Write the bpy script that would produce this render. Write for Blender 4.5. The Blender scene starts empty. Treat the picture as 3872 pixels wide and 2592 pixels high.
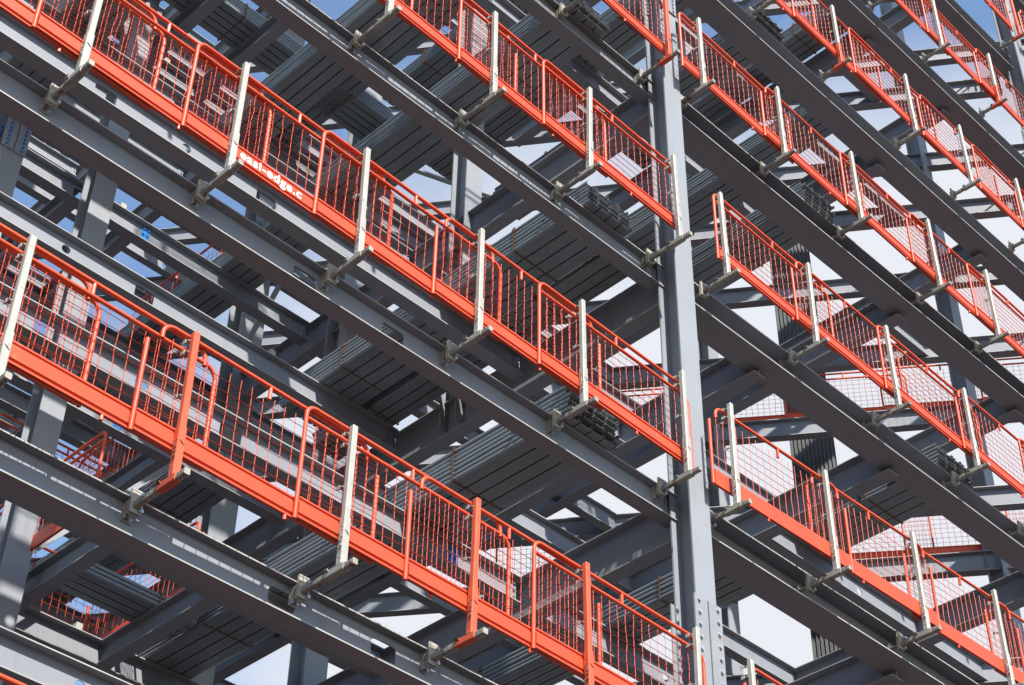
import bpy, math, random
from mathutils import Vector, Matrix
random.seed(7)
rad = math.radians
scene = bpy.context.scene
COL = scene.collection

# ------------------------------------------------------------------ camera
H = 1.6                                   # eye height above the ground
cam = bpy.data.cameras.new('Camera')
camo = bpy.data.objects.new('Camera', cam); COL.objects.link(camo)
scene.camera = camo
cam.sensor_fit = 'HORIZONTAL'; cam.sensor_width = 36.0
cam.lens = 6603.83 / 3872 * 36.0
cam.clip_start = 0.1; cam.clip_end = 3000
ya, pi_, ro = 0.77577978, 0.70692387, 0.02041486
fw = Vector((math.sin(ya)*math.cos(pi_), math.cos(ya)*math.cos(pi_), math.sin(pi_)))
ri = Vector((math.cos(ya), -math.sin(ya), 0.0))
up = ri.cross(fw)
r2 = ri*math.cos(ro) + up*math.sin(ro)
u2 = -ri*math.sin(ro) + up*math.cos(ro)
camo.matrix_world = Matrix(((r2.x, u2.x, -fw.x, 0), (r2.y, u2.y, -fw.y, 0), (r2.z, u2.z, -fw.z, H), (0, 0, 0, 1)))

# ------------------------------------------------------------------ light
SUN_EL, SUN_AZ = rad(46.5), rad(196.0)     # azimuth clockwise from +Y
sd = Vector((math.sin(SUN_AZ)*math.cos(SUN_EL), math.cos(SUN_AZ)*math.cos(SUN_EL), math.sin(SUN_EL)))
sl = bpy.data.lights.new('Sun', 'SUN'); sl.energy = 5.0; sl.angle = rad(0.5); sl.color = (1.0, 0.95, 0.87)
so = bpy.data.objects.new('Sun', sl); COL.objects.link(so)
so.rotation_euler = sd.to_track_quat('Z', 'Y').to_euler()
scene.view_settings.view_transform = 'Standard'; scene.view_settings.look = 'None'
scene.view_settings.exposure = 1.04; scene.view_settings.gamma = 1.0
scene.cycles.max_bounces = 6; scene.cycles.diffuse_bounces = 2

world = bpy.data.worlds.new("World"); scene.world = world; world.use_nodes = True
nt = world.node_tree; nt.nodes.clear()
N = nt.nodes.new; L = nt.links.new
out = N('ShaderNodeOutputWorld'); mixs = N('ShaderNodeMixShader')
bg = N('ShaderNodeBackground'); bgc = N('ShaderNodeBackground')
sky = N('ShaderNodeTexSky'); sky.sky_type = 'NISHITA'; sky.sun_disc = False
sky.sun_elevation = SUN_EL; sky.sun_rotation = SUN_AZ
sky.air_density = 1.3; sky.dust_density = 0.6; sky.ozone_density = 3.0
L(sky.outputs[0], bg.inputs[0]); bg.inputs[1].default_value = 0.115
bgc.inputs[0].default_value = (0.90, 0.93, 1.0, 1); bgc.inputs[1].default_value = 0.45
tc = N('ShaderNodeTexCoord'); mp = N('ShaderNodeMapping'); mp.inputs['Scale'].default_value = (1.6, 1.6, 2.6)
mp.inputs['Location'].default_value = (0.35, 0.1, 0.0)
L(tc.outputs['Generated'], mp.inputs[0])
nz = N('ShaderNodeTexNoise'); nz.inputs['Scale'].default_value = 2.2; nz.inputs['Detail'].default_value = 9; nz.inputs['Roughness'].default_value = 0.55
L(mp.outputs[0], nz.inputs['Vector'])
dt = N('ShaderNodeVectorMath'); dt.operation = 'DOT_PRODUCT'; dt.inputs[1].default_value = (0.700, 0.485, 0.524)   # the cloud bank lies low to the right
L(tc.outputs['Generated'], dt.inputs[0])
mr = N('ShaderNodeMapRange'); mr.inputs[1].default_value = 0.925; mr.inputs[2].default_value = 0.980; mr.inputs[3].default_value = -0.20; mr.inputs[4].default_value = 0.36
L(dt.outputs['Value'], mr.inputs[0])
ad = N('ShaderNodeMath'); ad.operation = 'ADD'; L(nz.outputs[0], ad.inputs[0]); L(mr.outputs[0], ad.inputs[1])
cr = N('ShaderNodeValToRGB'); cr.color_ramp.elements[0].position = 0.42; cr.color_ramp.elements[1].position = 0.78
L(ad.outputs[0], cr.inputs[0])
L(cr.outputs[0], mixs.inputs[0]); L(bg.outputs[0], mixs.inputs[1]); L(bgc.outputs[0], mixs.inputs[2]); L(mixs.outputs[0], out.inputs[0])

# ------------------------------------------------------------------ materials
def material(name, base, rough=0.5, metal=0.0, var=0.12, vscale=3.0, spot=None, spot_amt=0.0, spot_scale=8.0, streak=0.0, bump=0.0, bscale=120.0, spot2=None, spot2_amt=0.0, spot2_scale=40.0, spec=0.35):
    m = bpy.data.materials.new(name); m.use_nodes = True
    t = m.node_tree; b = t.nodes['Principled BSDF']
    b.inputs['Specular IOR Level'].default_value = spec
    b.inputs['Roughness'].default_value = rough; b.inputs['Metallic'].default_value = metal
    n = t.nodes.new; k = t.links.new
    g = n('ShaderNodeTexCoord')
    oi = n('ShaderNodeObjectInfo')
    off = n('ShaderNodeVectorMath'); off.operation = 'MULTIPLY_ADD'; off.inputs[1].default_value = (17.0, 13.0, 11.0)
    cx = n('ShaderNodeCombineXYZ'); k(oi.outputs['Random'], cx.inputs[0]); k(oi.outputs['Random'], cx.inputs[1]); k(oi.outputs['Random'], cx.inputs[2])
    k(cx.outputs[0], off.inputs[0]); k(g.outputs['Object'], off.inputs[2])
    def noise(scale, detail=5, rough_=0.6, stretch=None):
        v = off.outputs[0]
        if stretch:
            mpn = n('ShaderNodeMapping'); mpn.inputs['Scale'].default_value = stretch; k(v, mpn.inputs[0]); v = mpn.outputs[0]
        z = n('ShaderNodeTexNoise'); z.inputs['Scale'].default_value = scale; z.inputs['Detail'].default_value = detail; z.inputs['Roughness'].default_value = rough_
        k(v, z.inputs['Vector']); return z.outputs[0]
    def ramp(src, a, c):
        r = n('ShaderNodeMapRange'); r.inputs[1].default_value = a; r.inputs[2].default_value = c; r.clamp = True; k(src, r.inputs[0]); return r.outputs[0]
    def mix(fac, a, c):
        x = n('ShaderNodeMix'); x.data_type = 'RGBA'
        k(fac, x.inputs[0])
        if isinstance(a, tuple): x.inputs[6].default_value = (*a, 1)
        else: k(a, x.inputs[6])
        x.inputs[7].default_value = (*c, 1)
        return x.outputs[2]
    lo = tuple(c*(1-var) for c in base); hi = tuple(min(1, c*(1+var)) for c in base)
    col = mix(ramp(noise(vscale), 0.3, 0.7), lo, hi)
    if streak:
        col = mix(ramp(noise(5.0, 4, 0.5, (1.0, 1.0, 0.12)), 0.56, 0.70), col, tuple(c*(1-streak) for c in base))
    if spot:
        a = 0.78 - 0.34*spot_amt
        col = mix(ramp(noise(spot_scale, 8, 0.7), a, a+0.06), col, spot)
    if spot2:
        a = 0.78 - 0.34*spot2_amt
        col = mix(ramp(noise(spot2_scale, 4, 0.6), a, a+0.04), col, spot2)
    k(col, b.inputs['Base Color'])
    rr = n('ShaderNodeMapRange'); rr.inputs[3].default_value = max(0.05, rough-0.05); rr.inputs[4].default_value = min(1, rough+0.10)
    k(noise(vscale*2.5), rr.inputs[0]); k(rr.outputs[0], b.inputs['Roughness'])
    if bump:
        bp = n('ShaderNodeBump'); bp.inputs['Strength'].default_value = bump; bp.inputs['Distance'].default_value = 0.004
        k(noise(bscale, 3), bp.inputs['Height']); k(bp.outputs[0], b.inputs['Normal'])
    return m

M = {}
M['steel'] = material('grey_steel_paint', (0.205, 0.216, 0.240), 0.55, 0.0, 0.05, 0.9, streak=0.10, spot=(0.13, 0.08, 0.055), spot_amt=0.06, spot_scale=3.5, bump=0.03, bscale=160)
M['edge'] = material('worn_flange_edge', (0.30, 0.30, 0.29), 0.5, 0.0, 0.15, 3.0, spot=(0.30, 0.18, 0.06), spot_amt=0.42, spot_scale=2.2)
M['column'] = material('pale_column_paint', (0.225, 0.238, 0.258), 0.5, 0.0, 0.06, 1.5, streak=0.10, bump=0.05, spot=(0.27, 0.275, 0.28), spot_amt=0.18, spot_scale=9.0)
M['orange'] = material('orange_paint', (0.56, 0.066, 0.023), 0.42, 0.0, 0.09, 2.5, streak=0.10, spot=(0.60, 0.14, 0.075), spot_amt=0.30, spot_scale=1.3, spot2=(0.16, 0.025, 0.012), spot2_amt=0.20, spot2_scale=30.0, bump=0.10, bscale=70)
M['orange_old'] = material('chipped_orange_paint', (0.54, 0.085, 0.035), 0.5, 0.0, 0.12, 3.0, spot=(0.26, 0.09, 0.05), spot_amt=0.30, spot_scale=14.0, bump=0.15, bscale=60)
M['wire'] = material('orange_wire', (0.52, 0.062, 0.025), 0.5, 0.0, 0.1, 6.0)
M['galv'] = material('galvanised_post', (0.36, 0.35, 0.31), 0.42, 0.15, 0.10, 5.0, spot=(0.24, 0.13, 0.055), spot_amt=0.36, spot_scale=6.0, spot2=(0.22, 0.20, 0.165), spot2_amt=0.42, spot2_scale=22.0, bump=0.15, bscale=50)
M['galvrust'] = material('rusty_bracket_steel', (0.30, 0.28, 0.24), 0.5, 0.2, 0.15, 6.0, spot=(0.17, 0.09, 0.04), spot_amt=0.62, spot_scale=8.0, bump=0.25, bscale=50)
M['bolt'] = material('bright_bolt', (0.55, 0.58, 0.60), 0.3, 0.7, 0.1, 8.0)
M['bluebolt'] = material('blue_bolt', (0.03, 0.20, 0.52), 0.45, 0.1, 0.15, 8.0)
M['yellow'] = material('yellow_mark', (0.62, 0.47, 0.05), 0.5, 0.0, 0.1, 8.0)
M['deck'] = material('galvanised_deck', (0.215, 0.235, 0.247), 0.40, 0.35, 0.08, 2.0, spot=(0.14, 0.155, 0.163), spot_amt=0.25, spot_scale=30.0)
M['deckend'] = material('cut_deck_end', (0.30, 0.32, 0.32), 0.45, 0.3, 0.2, 6.0)
M['strap'] = material('rusty_strap', (0.16, 0.085, 0.05), 0.6, 0.3, 0.25, 10.0)
M['concrete'] = material('precast_concrete', (0.32, 0.30, 0.265), 0.85, 0.0, 0.08, 2.0, spot=(0.25, 0.23, 0.20), spot_amt=0.35, spot_scale=3.0, bump=0.2, bscale=40)
M['white'] = material('white_paint', (0.82, 0.78, 0.76), 0.5, 0.0, 0.05, 5.0)
M['black'] = material('black_marker', (0.012, 0.012, 0.014), 0.6, 0.0, 0.1, 5.0)
M['dark'] = material('dark_clamp', (0.05, 0.045, 0.04), 0.6, 0.2, 0.2, 8.0)
M['clad'] = material('grey_ribbed_cladding', (0.085, 0.087, 0.09), 0.55, 0.1, 0.06, 2.0)
M['rustplate'] = material('rust_stained_steel', (0.21, 0.22, 0.235), 0.5, 0.0, 0.08, 2.0, spot=(0.25, 0.145, 0.075), spot_amt=0.55, spot_scale=4.0)
M['stain'] = material('orange_rust_stain', (0.26, 0.145, 0.065), 0.6, 0.0, 0.25, 12.0)
M['ground'] = material('brown_site_ground', (0.036, 0.023, 0.017), 0.95, 0.0, 0.25, 0.3, spot=(0.050, 0.036, 0.028), spot_amt=0.3, spot_scale=0.6)

# ------------------------------------------------------------------ mesh builder
class MB:
    def __init__(s): s.v = []; s.f = []; s.m = []
    def add(s, vs, fs, mi=0):
        o = len(s.v); s.v += [tuple(p) for p in vs]
        s.f += [tuple(i+o for i in f) for f in fs]
        s.m += ([mi]*len(fs) if isinstance(mi, int) else list(mi))
        return s
    def box(s, x0, x1, y0, y1, z0, z1, mi=0, skip=()):
        vs = [(x, y, z) for z in (z0, z1) for y in (y0, y1) for x in (x0, x1)]
        fs = {'b': (0, 2, 3, 1), 't': (4, 5, 7, 6), 'f': (0, 1, 5, 4), 'k': (2, 6, 7, 3), 'l': (0, 4, 6, 2), 'r': (1, 3, 7, 5)}
        return s.add(vs, [q for n_, q in fs.items() if n_ not in skip], mi)
    def prism(s, prof, a0, a1, axis='x', mi=0, caps=True):
        n = len(prof)
        def P(a, q): return (a, q[0], q[1]) if axis == 'x' else (q[0], a, q[1]) if axis == 'y' else (q[0], q[1], a)
        vs = [P(a0, q) for q in prof] + [P(a1, q) for q in prof]
        fs = [(i, (i+1) % n, n+(i+1) % n, n+i) for i in range(n)]
        mm = [mi]*n if isinstance(mi, int) else list(mi)
        if caps: fs += [tuple(range(n))[::-1], tuple(range(n, 2*n))]; mm += [mm[0], mm[0]]
        return s.add(vs, fs, mm)
    def tube(s, pts, r, n=8, mi=0, caps=True):
        pts = [Vector(p) for p in pts]; rings = []
        t0 = (pts[1]-pts[0]).normalized()
        ref = Vector((0, 0, 1)) if abs(t0.z) < 0.9 else Vector((1, 0, 0))
        u = t0.cross(ref).normalized()
        for i, p in enumerate(pts):
            if i == 0: t = pts[1]-p
            elif i == len(pts)-1: t = p-pts[i-1]
            else: t = (p-pts[i-1]).normalized() + (pts[i+1]-p).normalized()
            t.normalize(); u = (u - t*u.dot(t)).normalized(); w = t.cross(u)
            rings.append([p + u*(r*math.cos(2*math.pi*j/n)) + w*(r*math.sin(2*math.pi*j/n)) for j in range(n)])
        vs = [q for rg in rings for q in rg]; fs = []
        for i in range(len(pts)-1):
            for j in range(n):
                fs.append((i*n+j, i*n+(j+1) % n, (i+1)*n+(j+1) % n, (i+1)*n+j))
        if caps: fs += [tuple(range(n))[::-1], tuple(range((len(pts)-1)*n, len(pts)*n))]
        return s.add(vs, fs, mi)
    def cyl(s, c, d, r, h, n=6, mi=0):
        c = Vector(c); d = Vector(d)
        return s.tube([c, c+d*h], r, n, mi)
    def mesh(s, name, mats, smooth=False):
        me = bpy.data.meshes.new(name); me.from_pydata(s.v, [], s.f)
        for m in mats: me.materials.append(m)
        me.polygons.foreach_set('material_index', s.m)
        if smooth: me.polygons.foreach_set('use_smooth', [True]*len(s.f))
        me.validate(); me.update()
        if smooth:
            try: me.set_sharp_from_angle(angle=rad(40))
            except Exception: pass
        return me

def ob(name, me, parent=None, loc=(0, 0, 0), rot=(0, 0, 0)):
    o = bpy.data.objects.new(name, me); COL.objects.link(o)
    if parent: o.parent = parent
    o.location = loc; o.rotation_euler = rot
    return o
def tag(o, label, cat, group=None):
    o['label'] = label; o['category'] = cat; o['kind'] = 'thing'
    if group: o['group'] = group
    return o

ORD = ['first', 'second', 'third', 'fourth', 'fifth', 'sixth', 'seventh', 'eighth', 'ninth', 'tenth', 'eleventh', 'twelfth', 'thirteenth']

# ------------------------------------------------------------------ setting
g = MB(); g.box(-600, 600, -600, 600, -0.4, 0.0)
go = ob('ground', g.mesh('ground', [M['ground']])); go['kind'] = 'structure'

# ------------------------------------------------------------------ the steel frame (levels counted from the lowest edge in view)
LEV = ['D', 'C', 'B', 'A', 'E', 'F', 'G', 'I', 'J']
SC = 0.9906
TOP = dict(zip(LEV, [z*SC+H for z in (4.63, 8.30, 11.97, 15.63, 19.27, 22.92, 26.75, 30.50, 34.20)]))
ARM = dict(zip(LEV, [z+H for z in (4.45, 8.13, 11.66, 15.40, 18.95, 22.76, 26.56, 30.36, 34.05)]))
PAN = dict(zip(LEV, [z+H for z in (4.78, 8.43, 11.90, 15.69, 19.14, 23.01, 26.76, 30.57, 34.3)]))
FLOOR = {l: ORD[i] + ' floor' for i, l in enumerate(LEV)}
XC, YC = 13.07, 10.345                      # near column
YW = 10.555                                 # web line of the edge beams
ROW = 2.526                                 # spacing of the floor beams going inward
DC, DS = math.cos(rad(54)), math.sin(rad(54))
def xdiag(y, c): return (c - DC*y)/DS

def ibeam(Ln, d, w, tf=0.014, tw=0.012, holes=()):
    """I-section along +x, top of steel at z=0; holes: (kind, centre, half_len, half_height)"""
    b = MB(); h = w/2; t = tw/2
    if not holes:
        pr = [(-h, 0), (-h, -tf), (-t, -tf), (-t, -d+tf), (-h, -d+tf), (-h, -d), (h, -d), (h, -d+tf), (t, -d+tf), (t, -tf), (h, -tf), (h, 0)]
        b.prism(pr, 0, Ln, 'x', [1, 0, 0, 0, 1, 0, 1, 0, 0, 0, 1, 0])
        return b
    for za, zb in ((-tf, 0), (-d, -d+tf)):
        b.prism([(-h, zb), (-h, za), (h, za), (h, zb)], 0, Ln, 'x', [1, 0, 1, 0])
    z0, z1 = -d+tf, -tf; x = 0; zm = (z0+z1)/2
    for kind, c, hl, hh in sorted(holes, key=lambda q: q[1]):
        b.box(x, c-hl-0.03, -t, t, z0, z1, 0, skip=('t', 'b'))
        xa, xb = c-hl-0.03, c+hl+0.03
        n = 24
        outp, inp = [], []
        for i in range(n):
            a = 2*math.pi*i/n; ca, sa = math.cos(a), math.sin(a)
            if kind == 'round': ip = (c+hl*ca, zm+hh*sa)
            elif kind == 'slot':
                ip = (c+(hl-hh)*(1 if ca > 0 else -1)+hh*ca, zm+hh*sa)
            else:
                m_ = (abs(ca)**8+abs(sa)**8)**(-1/8.0); ip = (c+hl*ca*m_, zm+hh*sa*m_)
            m2 = 1/max(abs(ca), abs(sa)); op = (c+(xb-c)*ca*m2, zm+(z1-zm)*sa*m2)
            outp.append(op); inp.append(ip)
        vs = []
        for yy in (-t, t):
            vs += [(p[0], yy, p[1]) for p in outp] + [(p[0], yy, p[1]) for p in inp]
        fs = []
        for i in range(n):
            j = (i+1) % n
            fs.append((i, j, n+j, n+i)); fs.append((2*n+i, 3*n+i, 3*n+j, 2*n+j)); fs.append((n+i, n+j, 3*n+j, 3*n+i))
        b.add(vs, fs, 0)
        x = xb
    b.box(x, Ln, -t, t, z0, z1, 0, skip=('t', 'b'))
    return b

_mc = {}
def ibmesh(Ln, d, w, holes=(), mat='steel'):
    key = (round(Ln, 3), d, w, tuple(holes), mat)
    if key not in _mc:
        _mc[key] = ibeam(Ln, d, w, 0.014 if w < 0.3 else 0.018, 0.012, holes).mesh('beam', [M[mat], M['edge']])
    return _mc[key]

def finplate(blue=False, n=4, hgt=0.26):
    k = ('fin', blue, n, hgt)
    if k not in _mc:
        b = MB(); b.box(-0.13, 0.0, -0.018, -0.008, -hgt-0.05, -0.05)
        for i in range(n):
            for xx in (-0.045,):
                b.cyl((xx, -0.018, -0.08-(hgt-0.06)*i/(n-1)), (0, -1, 0), 0.019, 0.022, 6, 1)
        _mc[k] = b.mesh('fin_plate', [M['steel'], M['bluebolt' if blue else 'bolt']])
    return _mc[k]

STD = (('rect', 5.53, 0.15, 0.11), ('round', 6.70, 0.065, 0.065), ('rect', 7.92, 0.15, 0.11))
X0L, X1L = 0.60, 13.0
def hole_set(kind):
    if kind == 'inner': return STD
    if kind == 'C': return (('rect', 7.64-X0L, 0.15, 0.085), ('rect', 8.815-X0L, 0.15, 0.085))
    if kind == 'B': return (('rect', 7.46-X0L, 0.15, 0.085), ('rect', 8.635-X0L, 0.15, 0.085))
    if kind == 'Bin': return (('rect', 5.53, 0.15, 0.11), ('slot', 6.72, 0.09, 0.045), ('rect', 7.92, 0.15, 0.11))
    return ()

def xbeam(name, x0, x1, y, top, d, w, label, cat='beam', group=None, holes=(), fins=(True, True), blue=False):
    o = ob(name, ibmesh(x1-x0, d, w, holes), None, (x0, y, top))
    tag(o, label, cat, group)
    if fins[1]: ob('fin_plate', finplate(blue, 4 if d > 0.4 else 3, d-0.13), o, (x1-x0, 0, 0))
    if fins[0]: ob('fin_plate', finplate(blue, 4 if d > 0.4 else 3, d-0.13), o, (0.13, 0, 0))
    return o
def ybeam(name, x, y0, y1, top, d, w, label, cat='beam', group=None):
    o = ob(name, ibmesh(y1-y0, d, w), None, (x, y0, top), (0, 0, rad(90)))
    tag(o, label, cat, group)
    return o

RBAY = {'D': [17.6], 'C': [17.6, 22.6], 'B': [17.6, 22.6], 'A': [15.2, 18.3, 22.6], 'E': [19.3, 22.75], 'F': [19.5, 22.7], 'G': [20.0, 22.5], 'I': [19.6, 22.9], 'J': [19.6, 22.9]}
XR0, XR1 = 13.14, 25.5
CE, CI = 29.5, 27.35                         # rear edge line and the beam line before it
for li, l in enumerate(LEV):
    T = TOP[l]; fl = FLOOR[l]
    # front edge beams
    xbeam('edge_beam', X0L, X1L, YW, T, 0.36, 0.20, f'slim grey front edge beam left of the near column, {fl}', 'steel beam', 'front edge beams', hole_set(l), (False, True))
    xbeam('edge_beam', XR0, XR1, 10.565, T, 0.39, 0.42, f'wide grey front edge beam right of the near column, {fl}', 'steel beam', 'front edge beams', (), (False, False))
    if li >= 6:
        xbeam('edge_beam', 25.8, 36.0, 10.565, T, 0.39, 0.42, f'wide grey front edge beam beyond the far right column, {fl}', 'steel beam', 'front edge beams', (), (False, False))
    # floor beams of the left bay
    for k in range(1, 9):
        y = YW + ROW*k
        hs = hole_set('Bin') if (l == 'B' and k == 1) else hole_set('inner')
        xbeam('floor_beam', X0L, X1L-0.03, y, T, 0.38, 0.21, f'grey floor beam left of the near column, {fl}, {ORD[k-1]} row behind the edge', 'steel beam', 'floor beams', hs, (False, True), k % 3 == 2)
    # cross beams at the column line
    ybeam('cross_beam', XC, 10.51, 33.0, T-0.004, 0.60, 0.22, f'deep grey cross beam running inward from the near column, {fl}', 'steel beam', 'cross beams')
    # right bay
    xs = [x*SC for x in RBAY[l]]
    for i, x in enumerate(xs):
        ye = (CI - DS*x)/DC
        ybeam('cross_beam', x, 10.585, ye, T-0.004, 0.50, 0.24, f'grey cross beam running inward, {ORD[i]} right of the near column, {fl}', 'steel beam', 'cross beams')
    for k in range(1, 7):
        y = YW + ROW*k; xe = min(XR1+0.1, xdiag(y, CI))
        stops = [XR0] + [x for x in xs if x < xe-0.8] + [xe]
        for i in range(len(stops)-1):
            xa, xb = stops[i]+0.01, stops[i+1]-0.01
            if xb-xa < 0.8 or (k*7+li*3+i) % 6 == 5: continue
            hs = (('round', (xb-xa)*0.62, 0.065, 0.065),) if (k+i+li) % 3 == 0 else ()
            xbeam('floor_beam', xa, xb, y, T, 0.40, 0.19, f'grey floor beam right of the near column, {fl}, {ORD[k-1]} row in, {ORD[i]} span', 'steel beam', 'floor beams', hs, (False, False))
    # rear slanting beams
    for c, nm, word in ((CE, 'rear_edge_beam', 'rear edge'), (CI, 'slanting_beam', 'inner')):
        x0 = 13.3; y0 = (c-DS*x0)/DC; x1 = xdiag(10.9, c)
        Ln = math.hypot(x1-x0, 10.9-y0)
        o = ob(nm, ibmesh(Ln, 0.44, 0.21), None, (x0, y0, T-0.008), (0, 0, rad(-54)))
        tag(o, f'grey {word} beam crossing at a slant behind the right bay, {fl}', 'steel beam', 'slanting beams')

# stair opening trimmers on the left
TRIM = [('B', 8.85, 15.8, 18.4), ('B', 10.45, 15.8, 18.4), ('A', 9.3, 18.4, 20.9), ('A', 10.9, 18.4, 20.9), ('E', 8.5, 18.4, 20.9), ('E', 9.55, 18.4, 20.9), ('F', 9.1, 15.8, 18.4), ('F', 10.2, 15.8, 18.4)]
for i, (l, x, y0, y1) in enumerate(TRIM):
    o = ybeam('trimmer_beam', x*SC, y0*SC+0.01, y1*SC-0.01, TOP[l]-0.006, 0.36, 0.20, f'short grey trimmer beam left of the near column, {FLOOR[l]}, {["front","rear"][y0>13.5]} {["left","right"][i%2]} one', 'steel beam', 'trimmer beams')

# ------------------------------------------------------------------ columns
def hcol(w, d, z0, z1, tf=0.022, tw=0.014):
    b = MB(); h = w/2; t = tw/2; e = d/2
    pr = [(-h, -e), (h, -e), (h, -e+tf), (t, -e+tf), (t, e-tf), (h, e-tf), (h, e), (-h, e), (-h, e-tf), (-t, e-tf), (-t, -e+tf), (-h, -e+tf)]
    b.prism(pr, z0, z1, 'z')
    return b.mesh('column', [M['column']])
def column(x, y, w, d, ztop, label, splices=(), zbot=0.0):
    o = ob('steel_column', hcol(w, d, zbot, ztop), None, (x, y, 0)); tag(o, label, 'column', 'steel columns')
    for (z, hgt, wide) in splices:
        hw = wide/2; e = d/2; pm, bm = ('rustplate', 'bolt') if y < 12 else ('column', 'bluebolt')
        for x0, x1, side in ((-hw, -0.012, -1), (0.012, hw, -1), (-hw, hw, 1)):
            b = MB(); y0, y1 = (-e-0.022, -e-0.002) if side < 0 else (e+0.002, e+0.02)
            b.box(x0, x1, y0, y1, z-hgt/2, z+hgt/2)
            for sx in (-hw+0.07, hw-0.07):
                if not x0 < sx < x1: continue
                for i in range(8):
                    zz = z-hgt/2+0.06+(hgt-0.12)*i/7
                    b.cyl((sx, y0 if side < 0 else e-0.024, zz), (0, -1, 0), 0.022, 0.024, 6, 1)
            ob('splice_plate', b.mesh('splice_plate', [M[pm], M[bm]]), o)
    return o
column(XC, YC, 0.35, 0.31, 36.5+H, 'near pale grey steel column standing in front of the edge beams', ((9.75+H, 1.2, 0.46), (20.9+H, 0.7, 0.36)))
column(25.66, YC, 0.38, 0.33, 40.0+H, 'far right pale grey steel column rising beside the top guard rail', ((27.5+H, 0.8, 0.40),))
column(XC, 14.42, 0.34, 0.34, 36.0+H, 'slim grey column behind the near column, first one inward', ((16.8+H, 0.7, 0.36),), 15.0+H)
column(6.85, 17.24, 0.36, 0.34, 36.0+H, 'grey column at the left side of the stair opening', ((18.2+H, 0.7, 0.38),))
column(8.35, 17.24, 0.36, 0.34, 36.0+H, 'grey column at the right side of the stair opening', ((15.0+H, 0.7, 0.38),))
column(XC, 17.24, 0.40, 0.36, 36.0+H, 'grey column inside the frame, second one inward from the near column', ((17.0+H, 0.8, 0.42), (23.6+H, 0.8, 0.42)))
column(XC, 20.1, 0.50, 0.42, 36.0+H, 'broad grey column deep in the frame, third one inward from the near column', ((17.0+H, 0.8, 0.52),))
column(0.47, YC, 0.35, 0.31, 36.0+H, 'pale grey column at the left end of the front edge', ())
column(23.5, (CE-DS*23.5)/DC, 0.34, 0.34, 36.0+H, 'dark grey bolted column on the slanting rear edge, left of the cladding', ((14.6+H, 1.0, 0.36),))
column(26.6, (CE-DS*26.6)/DC, 0.34, 0.34, 36.0+H, 'dark grey column on the slanting rear edge near its right end', ())

# ------------------------------------------------------------------ guard panels
PL, PH = 2.6, 1.20
def arc(cx, cz, r, a0, a1, n=7):
    return [(cx+r*math.cos(rad(a0+(a1-a0)*i/n)), 0, cz+r*math.sin(rad(a0+(a1-a0)*i/n))) for i in range(n+1)]
def wires(seed):
    rnd = random.Random(seed); b = MB()
    z0, z1, z2 = 0.20, 1.09, 1.06
    nx = 21
    for i in range(1, nx):
        x = PL*i/nx; p = []
        wob = rnd.choice((0.003, 0.003, 0.012))
        for z in (z0, 0.35, 0.5, 0.65, 0.8, 0.95, z1-0.0):
            p.append((x+rnd.uniform(-wob, wob), 0.004+rnd.uniform(-0.003, 0.003), z))
        b.tube(p, 0.0040, 4, 0, False)
    for j in range(7):
        z = 0.31 + 0.112*j; p = []
        wob = rnd.choice((0.002, 0.004, 0.010))
        for i in range(14):
            p.append((0.01+(PL-0.02)*i/13, -0.003, z+rnd.uniform(-wob, wob)))
        b.tube(p, 0.0040, 4, 0, False)
    return b.mesh('wire_mesh', [M['wire']])
WIRES = [wires(i) for i in range(4)]
def panel_parts(style):
    P = []
    R = 0.021
    # right end: top rail curves down on to the second rail, second rail curves down to the end post
    right_top = arc(PL-0.24, PH-0.11, 0.11, 90, 0, 6)[0:]
    tr_r = right_top + [(PL-0.13, 0, PH-0.17)]
    if style == 's':
        tl = [(0, 0, PH-0.13)] + arc(0.10, PH-0.10, 0.10, 180, 90, 6)
        b = MB(); b.tube(tl + tr_r, R, 10); P.append(('top_rail', b.mesh('top_rail', [M['orange']], True)))
        b = MB(); b.tube([(0, 0, -0.02), (0, 0, PH-0.13)], R, 10); P.append(('end_post', b.mesh('end_post', [M['orange']], True)))
        sr0 = [(0.02, 0, PH-0.14)]
    else:
        tl = [(0.13, 0, PH-0.17)] + arc(0.24, PH-0.11, 0.11, 180, 90, 6)
        b = MB(); b.tube(tl + tr_r, R, 10); P.append(('top_rail', b.mesh('top_rail', [M['orange']], True)))
        b = MB(); b.tube([(0, 0, -0.02), (0, 0, PH-0.26)], R, 10); P.append(('end_post', b.mesh('end_post', [M['orange']], True)))
        sr0 = [(0, 0, PH-0.26)] + arc(0.12, PH-0.26, 0.12, 180, 90, 6)
    sr1 = arc(PL-0.12, PH-0.26, 0.12, 90, 0, 6)
    b = MB(); b.tube(sr0 + [(PL-0.3, 0, PH-0.14)] + sr1, R*0.95, 10); P.append(('second_rail', b.mesh('second_rail', [M['orange']], True)))
    b = MB(); b.tube([(PL, 0, PH-0.26), (PL, 0, 0.0)], R, 10); P.append(('end_post', b.mesh('end_post', [M['orange']], True)))
    b = MB(); b.tube([(PL*0.5, 0, PH), (PL*0.5, 0, PH-0.14)], R*0.9, 8); P.append(('spacer', b.mesh('spacer', [M['orange']], True)))
    pr = [(0.018, 0.0), (0.018, 0.215), (-0.016, 0.215), (-0.016, 0.198), (-0.004, 0.190), (-0.004, 0.166), (-0.020, 0.154), (-0.020, 0.048), (-0.004, 0.036), (-0.004, 0.020), (-0.016, 0.012), (-0.016, 0.0)]
    b = MB(); b.prism(pr, 0.024, PL-0.024, 'x'); P.append(('toe_board', b.mesh('toe_board', [M['orange']])))
    b = MB(); b.tube([(PL*0.62, 0.0, -0.05), (PL*0.62, 0.0, -0.002)], 0.017, 8); P.append(('foot_pin', b.mesh('foot_pin', [M['orange']])))
    return P
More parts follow.
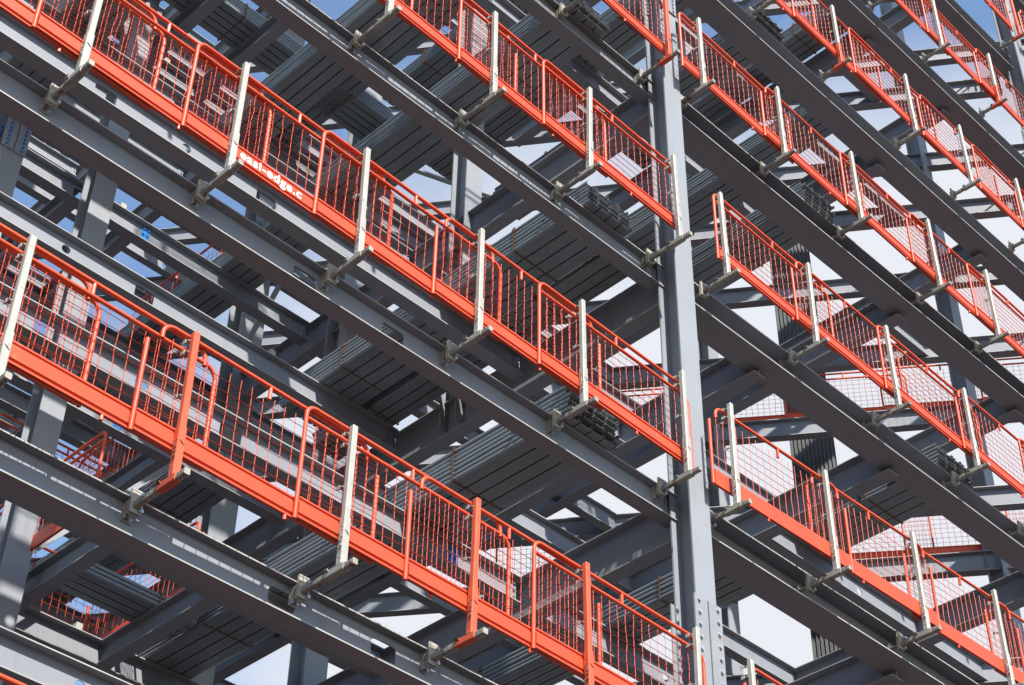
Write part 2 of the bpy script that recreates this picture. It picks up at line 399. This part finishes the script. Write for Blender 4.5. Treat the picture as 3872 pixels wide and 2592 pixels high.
PANEL = {'s': panel_parts('s'), 'd': panel_parts('d')}
GS = {'B': 1.010}                        # the guard of this level stands a little closer to its beam
def panel(x, l, style, label, flip=False, y=10.0, group='orange guard panels on the front edge', tilt=None):
    """front edge panel with its left end at x; flip = built the other way round"""
    e = bpy.data.objects.new('guard_railing', None); COL.objects.link(e)
    e.empty_display_size = 0.2
    gs = GS.get(l, 1.0) if not flip else 1.0
    x *= gs; y *= gs; pz = (PAN[l]-H)*gs+H
    tl = random.uniform(-0.012, 0.012) if tilt is None else tilt
    ang = math.atan2(0.056, PL)
    if not flip: e.location = (x, y-0.028, pz+random.uniform(-0.012, 0.012)); e.rotation_euler = (random.uniform(-0.01, 0.01), tl*0.35, ang)
    else:
        e.location = (x+PL, y-0.028, pz+random.uniform(-0.012, 0.012)); e.rotation_euler = (0, tl*0.35, math.pi-ang)
    tag(e, label, 'guard rail', group)
    for n_, me in PANEL[style]: ob(n_, me, e)
    ob('wire_mesh', random.choice(WIRES), e)
    return e

PX = {'D': [2.4, 4.0, 5.6, 7.2, 8.8, 10.2],
      'C': [2.51, 3.70, 5.56, 7.25, 8.52, 10.14],
      'B': [2.57, 3.87, 5.48, 7.06, 8.64, 10.19],
      'A': [5.5, 7.20, 8.82, 10.24],
      'E': [5.6, 7.2, 8.7, 10.26], 'F': [7.2, 8.7, 10.26], 'G': [7.2, 8.7, 10.26], 'I': [8.7, 10.26], 'J': [8.7, 10.26]}
PXR = {'D': [13.3, 15.0, 17.0], 'C': [13.35, 15.2, 17.1, 19.0, 21.0], 'B': [13.14, 15.02, 17.1, 19.0, 21.0], 'A': [13.52, 15.20, 17.24, 19.2, 21.0],
       'E': [13.06, 14.93, 16.94, 18.70, 20.50, 22.4], 'F': [14.3, 16.18, 17.88, 19.9, 21.7, 23.1], 'G': [17.1, 19.1, 20.93, 22.75], 'I': [18.9, 20.8, 22.58, 25.6], 'J': [20.8, 22.58, 25.6]}
STY = {'C': 'ssdsds', 'B': 'ssssds', 'A': 'sdss'}
text_panel = None
for l in LEV:
    n = len(PX[l])
    for i, x in enumerate(PX[l]):
        st = STY.get(l, 'sdsdsd')[i]
        p = panel(x, l, st, f'orange mesh guard panel left of the near column, {FLOOR[l]}, {ORD[n-1-i]} from the column')
        if l == 'B' and i == 2: text_panel = p; p['label'] = 'orange mesh guard panel with white lettering on its toe board'
    for i, x in enumerate(PXR[l]):
        st = 'd' if l == 'B' else 'sdsdsd'[(i + (l in 'C')) % 6]
        panel(x, l, st, f'orange mesh guard panel right of the near column, {FLOOR[l]}, {ORD[i]} from the column', flip=(l == 'B'))

# lettering on the toe board
cu = bpy.data.curves.new('lettering', 'FONT'); cu.body = 'easi-edge.c'; cu.size = 0.155; cu.extrude = 0.0012; cu.space_character = 1.12; cu.offset = 0.0035
tmp = bpy.data.objects.new('tmp_text', cu); COL.objects.link(tmp)
bpy.context.view_layer.update()
dg = bpy.context.evaluated_depsgraph_get()
tm = bpy.data.meshes.new_from_object(tmp.evaluated_get(dg)); bpy.data.objects.remove(tmp)
tm.materials.clear(); tm.materials.append(M['white'])
toe = [c for c in text_panel.children if c.name.startswith('toe_board')][0]
ob('lettering', tm, toe, (0.66, -0.0225, 0.066), (rad(90), 0, 0))

# ------------------------------------------------------------------ guard posts
def sqtube(b, x0, x1, y0, y1, z0, z1, mi=0, ch=0.008):
    """square bar along the longest side with small chamfers"""
    dx, dy, dz = x1-x0, y1-y0, z1-z0
    if dz >= dx and dz >= dy:
        pr = [(x0+ch, y0), (x1-ch, y0), (x1, y0+ch), (x1, y1-ch), (x1-ch, y1), (x0+ch, y1), (x0, y1-ch), (x0, y0+ch)]
        b.prism(pr, z0, z1, 'z', mi)
    else:
        pr = [(x0+ch, z0), (x1-ch, z0), (x1, z0+ch), (x1, z1-ch), (x1-ch, z1), (x0+ch, z1), (x0, z1-ch), (x0, z0+ch)]
        b.prism(pr, y0, y1, 'y', mi)
def post_parts(kind, yout, dy=0.0):
    """origin: x = post line, y = world y, z = arm centre; web at YW, flange edge at yout"""
    up_m = {'galv': 'galv', 'orange': 'orange_old', 'mixed': 'galv'}[kind]; sl_m = {'galv': 'galv', 'orange': 'orange_old', 'mixed': 'orange_old'}[kind]
    P = []; yp = 9.925+dy
    b = MB(); sqtube(b, -0.031, 0.031, yp-0.031, yp+0.031, 0.5, 1.52)
    P.append(('upright', b.mesh('upright', [M[up_m]])))
    b = MB(); sqtube(b, -0.037, 0.037, yp-0.037, yp+0.037, 0.033, 0.52)
    for z in (0.10, 0.30, 0.42): b.cyl((-0.0372, yp, z), (-1, 0, 0), 0.007, 0.002, 6, 1)
    P.append(('sleeve', b.mesh('sleeve', [M[sl_m], M['dark']])))
    b = MB(); sqtube(b, -0.037, 0.037, 9.86+dy, 10.10+dy, -0.037, 0.037)
    P.append(('arm_sleeve', b.mesh('arm_sleeve', [M['galvrust' if kind == 'galv' else 'orange_old']])))
    b = MB(); sqtube(b, -0.029, 0.029, 9.74+dy, yout-0.03, -0.029, 0.029)
    for y in (9.78+dy, 9.82+dy, 10.2+dy, 10.28+dy): b.cyl((-0.0292, y, 0.0), (-1, 0, 0), 0.008, 0.002, 6, 1); b.cyl((0, y, -0.0292), (0, 0, -1), 0.008, 0.002, 6, 1)
    P.append(('arm', b.mesh('arm', [M['galvrust'], M['dark']])))
    b = MB(); b.tube([(0, yout+0.02, 0), (0, YW-0.02, 0)], 0.028, 10)
    P.append(('inner_arm', b.mesh('inner_arm', [M['galvrust']], True)))
    b = MB()
    b.box(-0.055, 0.055, yout-0.030, yout-0.014, -0.075, 0.15); b.box(-0.055, 0.055, yout-0.012, yout-0.006, -0.07, 0.145, 1)
    b.box(-0.055, 0.055, yout-0.004, yout+0.010, -0.085, 0.06, 0); b.box(0.03, 0.045, yout-0.06, yout-0.031, -0.06, 0.06)
    for (x, z) in ((0.035, 0.10), (0.045, -0.045)): b.cyl((x, yout-0.031, z), (0, -1, 0), 0.020, 0.028, 8, 2)
    P.append(('clamp', b.mesh('clamp', [M['galv'], M['yellow' if kind == 'galv' else 'dark'], M['bolt']])))
    b = MB(); b.box(-0.05, 0.05, YW-0.020, YW-0.007, -0.115, 0.075)
    b.box(-0.05, -0.042, YW-0.075, YW-0.021, -0.115, 0.06)
    for z in (0.05, -0.085): b.cyl((0.02, YW-0.021, z), (0, -1, 0), 0.020, 0.024, 8, 1)
    P.append(('web_plate', b.mesh('web_plate', [M['galvrust'], M['bolt']])))
    b = MB()
    pts = [(0.042*math.cos(a)*1.05, yp+0.042*math.sin(a)*1.05, 0.36+0.02*math.sin(a*2)) for a in [i*math.pi/6 for i in range(13)]]
    b.tube(pts, 0.004, 4, 0, False)
    tm_ = M['galvrust'] if kind == 'galv' else M['strap']
    P.append(('wire_tie', b.mesh('wire_tie', [tm_])))
    rnd = random.Random(3); b = MB()
    p = [(-0.045, yp-0.02, 0.35)]
    for i in range(9): p.append((-0.047+rnd.uniform(-0.012, 0.006), yp-0.02+rnd.uniform(-0.02, 0.02), 0.33-0.018*i))
    b.tube(p, 0.006, 4); P.append(('chain', b.mesh('chain', [tm_]))); b = MB(); p = []
    for i in range(12): p.append((-0.042+rnd.uniform(-0.012, 0.008), 10.07+dy+rnd.uniform(-0.03, 0.03), 0.035+rnd.uniform(-0.03, 0.02)))
    b.tube(p, 0.006, 4)
    P.append(('chain', b.mesh('chain', [tm_])))
    for z in (1.32, 1.44, 0.85):
        b = MB()
        b.box(-0.055, -0.030, yp+0.02, yp+0.10, z-0.003, z+0.003); b.box(-0.06, -0.055, yp+0.05, yp+0.10, z-0.02, z+0.02)
        P.append(('rail_clip', b.mesh('rail_clip', [M['galv']])))
    return P
POST = {(k, s): post_parts(k, y) for k in ('galv', 'orange', 'mixed') for s, y in (('l', 10.45), ('r', 10.355))}
POST.update({(k, 'lb'): post_parts(k, 10.45, 0.1) for k in ('galv',)})
def post(x, l, kind, side, label):
    e = bpy.data.objects.new('guard_stanchion', None); COL.objects.link(e); e.empty_display_size = 0.2
    if side == 'l' and l == 'B': side = 'lb'; x *= 1.01
    e.location = (x, 0, (ARM[l]-H)*(1.01 if side == 'lb' else 1.0)+H); e.rotation_euler = (0, random.uniform(-0.022, 0.022), 0)
    tag(e, label, 'guard post', 'guard posts on brackets')
    for n_, me in POST[(kind, side)]: ob(n_, me, e)
POX = {'D': [4.4, 6.0, 7.7, 9.3, 10.9, 12.5], 'C': [4.36, 6.00, 7.76, 9.30, 10.86, 12.50], 'B': [2.8, 4.37, 6.02, 7.62, 9.25, 10.84, 12.56], 'A': [6.1, 7.70, 9.35, 11.0, 12.68],
       'E': [6.1, 7.7, 9.35, 11.08, 12.70], 'F': [7.7, 9.3, 11.0, 12.7], 'G': [7.7, 9.3, 11.0, 12.7], 'I': [9.3, 11.0, 12.7], 'J': [9.3, 11.0, 12.7]}
POXR = {'D': [13.7, 15.6, 17.5], 'C': [13.45, 15.35, 17.3, 19.2, 21.1], 'B': [13.43, 15.33, 17.22, 19.17, 21.1], 'A': [13.63, 15.52, 17.43, 19.41, 21.2],
        'E': [13.46, 15.32, 17.22, 19.34, 21.02, 22.9], 'F': [13.6, 15.50, 17.38, 19.55, 21.28, 23.2], 'G': [17.6, 19.53, 21.30, 23.29, 25.2], 'I': [19.5, 21.3, 23.25, 25.25], 'J': [21.3, 23.25, 25.25]}
OR = {('C', 6.00): 'orange', ('C', 9.30): 'orange', ('C', 10.86): 'orange', ('E', 12.70): 'orange', ('F', 17.38): 'mixed', ('G', 23.29): 'mixed', ('I', 25.25): 'orange', ('G', 17.6): 'mixed'}
for l in LEV:
    n = len(POX[l])
    for i, x in enumerate(POX[l]):
        k = OR.get((l, x), 'galv'); w = {'galv': 'pale galvanised', 'orange': 'orange painted', 'mixed': 'pale and orange'}[k]
        post(x, l, k, 'l', f'{w} guard post left of the near column, {FLOOR[l]}, {ORD[n-1-i]} from column')
    for i, x in enumerate(POXR[l]):
        k = OR.get((l, x), 'galv'); w = {'galv': 'pale galvanised', 'orange': 'orange painted', 'mixed': 'pale and orange'}[k]
        post(x, l, k, 'r', f'{w} guard post right of the near column, {FLOOR[l]}, {ORD[i]} from column')

# ------------------------------------------------------------------ rear and inner guard panels
def joined(style, seed):
    b = MB()
    for n_, me in PANEL[style]:
        b.add([tuple(v.co) for v in me.vertices], [tuple(p.vertices) for p in me.polygons], 0)
    me = WIRES[seed]; b.add([tuple(v.co) for v in me.vertices], [tuple(p.vertices) for p in me.polygons], 1)
    return b.mesh('guard_panel', [M['orange'], M['wire']], False)
JOIN = [joined('d', 0), joined('s', 1)]
for l in ('E', 'F'):
    T = TOP[l]
    for i in range(8):
        s0 = 13.0 + 2.05*i; x = 13.3 + s0*DC; y = (CE+0.18 - DS*x)/DC
        if y < 11.6: break
        o = ob('guard_railing', JOIN[i % 2], None, (x, y, T+0.12), (0, 0, rad(-54)+0.02))
        tag(o, f'distant orange guard panel on the slanting rear edge, {FLOOR[l]}, {ORD[i]} from its left', 'guard rail', 'guard panels along the rear edge')

def inner_panel(l, x, y, along, idx, label, dz=0.1):
    e = bpy.data.objects.new('guard_railing', None); COL.objects.link(e)
    e.location = (x, y, TOP[l]+dz); e.rotation_euler = (0, 0, rad(90) if along == 'y' else 0)
    tag(e, label, 'guard rail', 'guard panels around the stair opening')
    for n_, me in PANEL['sd'[idx % 2]]: ob(n_, me, e)
    ob('wire_mesh', WIRES[idx % 4], e)
INNER = [('A', 10.95, 18.4, 'y'), ('B', 10.50, 16.4, 'y'), ('B', 8.5, 15.8, 'y'), ('E', 11.4, 18.6, 'y'), ('A', 9.4, 21.0, 'x'), ('B', 8.6, 18.6, 'x'), ('F', 9.2, 18.5, 'x')]
for i, (l, x, y, al) in enumerate(INNER):
    inner_panel(l, x, y, al, i, f'orange guard panel around the stair opening, {FLOOR[l]}, {"running inward" if al=="y" else "along the back"}, {"left" if x<9.2 else "right"} side')

# ------------------------------------------------------------------ bundles of decking
def sheet_profile(w, h=0.058, pans=5, thk=0.004):
    pw = w/pans; pts = []
    pts += [(0.022, h*0.98), (0.002, h*0.86), (-0.004, h*0.55), (0.002, h*0.22), (0.020, h*0.10), (0.024, 0.0)]
    for i in range(pans):
        x0 = pw*i; x1 = pw*(i+1)
        pts.append((x0+0.03, 0.0)) if i == 0 else None
        pts.append((x0+pw*0.5-0.01, 0.0)); pts.append((x0+pw*0.5, 0.005)); pts.append((x0+pw*0.5+0.01, 0.0))
        if i < pans-1:
            pts += [(x1-0.011, 0.0), (x1-0.024, h*0.9), (x1+0.024, h*0.9), (x1+0.011, 0.0)]
    pts += [(w-0.03, 0.0), (w-0.024, 0.0), (w-0.02, h*0.1), (w-0.002, h*0.22), (w+0.004, h*0.55), (w-0.002, h*0.86), (w-0.022, h*0.98)]
    up_ = [(x+0.002, z+thk) for x, z in pts][::-1]
    return pts + up_
_sm = {}
def sheet_mesh(w, Ln, pans):
    k = (round(w, 3), round(Ln, 3), pans)
    if k not in _sm:
        b = MB(); pr = sheet_profile(w, pans=pans); n = len(pr)
        vs = [(q[0], 0, q[1]) for q in pr] + [(q[0], Ln, q[1]) for q in pr]
        fs = [(i, (i+1) % n, n+(i+1) % n, n+i) for i in range(n)]
        h_ = n//2
        for i in range(h_-1):
            fs.append((i, i+1, n-2-i, n-1-i)); fs.append((n+i, 2*n-1-i, 2*n-2-i, n+i+1))
        b.add(vs, fs, 0); _sm[k] = b.mesh('deck_sheet', [M['deck']])
    return _sm[k]
def bundle(l, x0, x1, y0, y1, n, label, along='y', straps=(0.28, 0.8), pans=4, mark=False):
    e = bpy.data.objects.new('deck_bundle', None); COL.objects.link(e); e.empty_display_size = 0.3
    w = x1-x0 if along == 'y' else y1-y0; Ln = y1-y0 if along == 'y' else x1-x0
    if along == 'y': e.location = (x0, y0, TOP[l]+0.012); e.rotation_euler = (0, 0, random.uniform(-0.012, 0.012))
    else: e.location = (x0, y1, TOP[l]+0.012); e.rotation_euler = (0, 0, rad(-90))
    tag(e, label, 'decking bundle', 'bundles of metal decking')
    hs = 0.066
    for i in range(n):
        ob('deck_sheet', sheet_mesh(w, Ln, pans), e, (random.uniform(-0.006, 0.006), random.uniform(-0.05, 0.05) if i else 0, hs*i))
    for f in straps:
        b = MB(); y = Ln*f; a, z1 = -0.016, hs*n+0.012
        b.box(a, a+0.003, y-0.013, y+0.013, -0.006, z1); b.box(w+0.013, w+0.016, y-0.013, y+0.013, -0.006, z1)
        b.box(a+0.003, w+0.013, y-0.013, y+0.013, -0.006, -0.003); b.box(a+0.003, w+0.013, y-0.013, y+0.013, z1-0.003, z1)
        b.box(a-0.006, a-0.001, y-0.03, y+0.03, z1-0.08, z1-0.03)
        ob('strap', b.mesh('strap', [M['strap']]), e)
    if mark:
        b = MB()
        def stroke(pts, r=0.022):
            for (ya, za), (yb, zb) in zip(pts[:-1], pts[1:]):
                m_ = 10
                for q in range(m_):
                    yy = ya+(yb-ya)*q/m_; zz = za+(zb-za)*q/m_
                    b.box(-0.0165, -0.0075, yy-r, yy+r, zz-r, zz+r)
        stroke([(1.42, 0.05), (1.42, 0.34)]); stroke([(0.62, 0.33), (0.95, 0.33), (0.95, 0.21), (0.66, 0.19), (0.62, 0.09), (0.92, 0.05)])
        ob('painted_mark', b.mesh('painted_mark', [M['black']]), e)
    return e
BUN = [('E', 6.4, 7.15, 13.3, 19.3, 6, 'galvanised decking bundle left of the stair opening, fifth floor left bay', 4),
       ('F', 11.5, 12.25, 12.9, 18.9, 6, 'galvanised decking bundle nearest the near column, sixth floor left bay', 4),
       ('F', 7.2, 7.95, 12.9, 18.9, 5, 'galvanised decking bundle far from the near column, sixth floor left bay', 4),
       ('A', 11.6, 12.4, 18.5, 24.5, 6, 'galvanised decking bundle deep inside behind the front one, fourth floor left bay', 4),
       ('B', 11.3, 12.05, 20.7, 26.7, 6, 'galvanised decking bundle deep inside, third floor left bay', 4),
       ('G', 10.4, 11.1, 12.9, 18.9, 5, 'galvanised decking bundle in the left bay, seventh floor', 4),
       ('G', 14.6, 15.3, 12.9, 18.9, 5, 'galvanised decking bundle just right of the near column, seventh floor', 4),
       ('A', 14.3, 15.0, 15.8, 21.8, 5, 'galvanised decking bundle just right of the near column, fourth floor', 4),
       ('B', 11.13, 11.93, 10.43, 18.75, 7, 'galvanised decking bundle poking its dark cut ends out below the guard, third floor left bay', 4),
       ('A', 11.55, 12.35, 10.43, 16.5, 6, 'galvanised decking bundle with ends over the edge beam, fourth floor left bay', 4),
       ('A', 12.42, 12.95, 10.9, 16.9, 4, 'narrow low decking bundle beside the cross beam, fourth floor left bay', 3),
       ('E', 9.35, 10.0, 10.45, 16.5, 6, 'galvanised decking bundle further from the near column, fifth floor left bay', 4),
       ('E', 11.2, 12.0, 10.43, 17.1, 6, 'galvanised decking bundle nearer the near column, fifth floor left bay', 4),
       ('E', 11.2, 11.95, 17.4, 23.4, 5, 'galvanised decking bundle deep inside, fifth floor left bay', 4),
       ('E', 15.25, 15.92, 10.9, 16.8, 6, 'galvanised decking bundle just right of the near column, fifth floor', 4),
       ('E', 16.5, 17.25, 10.43, 17.0, 6, 'grey decking bundle second right of the near column, fifth floor', 4),
       ('F', 14.1, 14.75, 10.7, 16.8, 6, 'galvanised decking bundle just right of the near column, sixth floor', 4),
       ('F', 15.75, 16.45, 10.43, 16.6, 5, 'galvanised decking bundle second right of the near column, sixth floor', 4),
       ('F', 18.0, 18.7, 10.7, 16.6, 5, 'galvanised decking bundle third right of the near column, sixth floor', 4),
       ('G', 19.2, 19.85, 10.6, 16.4, 5, 'galvanised decking bundle in the right bay, seventh floor', 4),
       ('A', 19.2, 20.1, 10.43, 16.4, 6, 'galvanised decking bundle with black painted marks, fourth floor right bay', 4),
       ('B', 14.7, 15.35, 10.9, 16.8, 5, 'galvanised decking bundle just right of the near column, third floor', 4)]
for l, x0, x1, y0, y1, n, lab, pans in BUN:
    x0, x1, y0, y1 = x0*SC, x1*SC, y0*SC, y1*SC
    bundle(l, x0, x1, y0, y1, n, lab, 'y', (0.22, 0.78), pans, 'painted marks' in lab)
bundle('F', 8.3, 13.0, 16.35, 17.05, 5, 'galvanised decking bundle lying along the floor beams, sixth floor left bay', 'x', (0.3, 0.8), 5)
bundle('B', 8.9, 12.0-1.1, 16.85, 17.45, 3, 'low decking bundle lying along the floor beams, third floor left bay', 'x', (0.7,), 4)

# ------------------------------------------------------------------ core pieces, bracing, cladding, small connections
def plain(name, b, mats, label, cat, group=None):
    o = ob(name, b.mesh(name, [M[m] for m in mats])); tag(o, label, cat, group); return o
def brace(p, q, lab):
    p, q = Vector(p), Vector(q); d = q-p; Ln = d.length
    b = MB(); b.box(-0.05, 0.05, -0.008, 0.008, 0, Ln); b.box(-0.008, 0.008, 0.009, 0.07, 0, Ln)
    o = ob('brace', b.mesh('brace', [M['column']]), None, p); o.rotation_euler = d.to_track_quat('Z', 'Y').to_euler(); tag(o, lab, 'steel brace', 'diagonal braces')
zz = lambda l: TOP[l]
brace((XC+0.25, 17.45, zz('E')+0.1), (XC+0.25, 19.85, zz('F')-0.7), 'slim diagonal brace between the inner columns, fifth storey, rising inward')
brace((XC-0.25, 19.85, zz('E')+0.1), (XC-0.25, 17.45, zz('F')-0.7), 'slim diagonal brace between the inner columns, fifth storey, falling inward')
brace((XC+0.2, 17.3, zz('F')+0.15), (XC+3.3, 17.3, zz('F')+1.3), 'slim diagonal brace leaning right from the second inner column, sixth storey')
brace((8.5, 17.3, zz('F')+0.1), (10.6, 17.3, zz('G')-0.6), 'slim diagonal brace beside the stair opening, sixth storey')
brace((8.55, 17.35, zz('B')+0.1), (10.8, 17.35, zz('A')-0.6), 'slim diagonal brace beside the stair opening, third storey')
brace((6.95, 17.4, zz('C')+0.2), (8.25, 17.4, zz('B')-0.6), 'slim diagonal brace between the stair columns, second storey')
# ribbed cladding stack behind the slanting rear edge
n = 11; pr = []
for i in range(n):
    x0 = 0.95*i/n; x1 = 0.95*(i+1)/n; m_ = (x1-x0)
    pr += [(x0, 0.0), (x0+m_*0.3, 0.0), (x0+m_*0.45, 0.035), (x0+m_*0.85, 0.035)]
pr += [(0.95, 0.0), (0.95, 0.30), (0.0, 0.30)]
b = MB(); b.prism(pr, 0, 30.0+H, 'z')
o = plain('cladding_stack', b, ['clad'], 'tall dark ribbed cladding stack standing behind the slanting rear edge', 'cladding')
o.location = (25.72, 17.45, 0); o.rotation_euler = (0, 0, rad(-54))
# blue bolted plates and rust stained bolt holes on some floor beams
def find(nm, lab):
    for q in bpy.data.objects:
        if q.get('label') == lab: return q
def web_plate(beam, x, mat, bolts, stain=False):
    if beam is None: return
    lx = x-beam.location.x; b = MB()
    if stain:
        rnd = random.Random(int(x*10))
        pts = [(lx+0.085*math.cos(a)*rnd.uniform(0.75, 1.15), -0.19+0.12*math.sin(a)*rnd.uniform(0.8, 1.15)) for a in [k_*math.pi/9 for k_ in range(18)]]
        b.prism(pts, -0.0072, -0.0068, 'y', 0)
        b.f = b.f; 
    else:
        b.box(lx-0.075, lx+0.075, -0.019, -0.007, -0.33, -0.05)
    for sx in (-0.04, 0.04):
        for i in range(bolts): b.cyl((lx+sx, -0.007 if stain else -0.019, -0.09-0.2*i/max(1, bolts-1)), (0, -1, 0), 0.018, 0.02, 6, 1)
    ob('bolt_plate' if not stain else 'rust_stain', b.mesh('bolt_plate', [M['stain' if stain else 'bluebolt'], M['stain' if stain else mat]]), beam)
fb = lambda l, k: find('floor_beam', f'grey floor beam left of the near column, {FLOOR[l]}, {ORD[k-1]} row behind the edge')
for l, k, x in (('E', 3, 8.7), ('E', 3, 9.7), ('B', 1, 11.9), ('A', 2, 5.1), ('F', 2, 9.0), ('A', 3, 9.9), ('B', 3, 6.8)): web_plate(fb(l, k), x, 'bluebolt', 3)
for x in (7.85, 8.8): web_plate(fb('B', 2), x, 'bolt', 2, True)
# timber packers left standing on the floor beams
for i, (l, k, x) in enumerate((('E', 3, 9.2), ('F', 3, 9.4), ('A', 2, 10.6), ('A', 3, 11.2), ('B', 3, 9.9), ('C', 1, 8.6))):
    b = MB(); b.prism([(-0.05, 0.0), (0.05, 0.0), (0.05, 0.09), (0.042, 0.10), (-0.042, 0.10), (-0.05, 0.09)], -0.045, 0.045, 'y')
    o = plain('packing_block', b, ['galv'], f'small pale packing block on a floor beam, {FLOOR[l]}, {ORD[k-1]} row inward', 'block', 'packing blocks')
    o.location = (x, YW+ROW*k-0.04, TOP[l]+0.001)
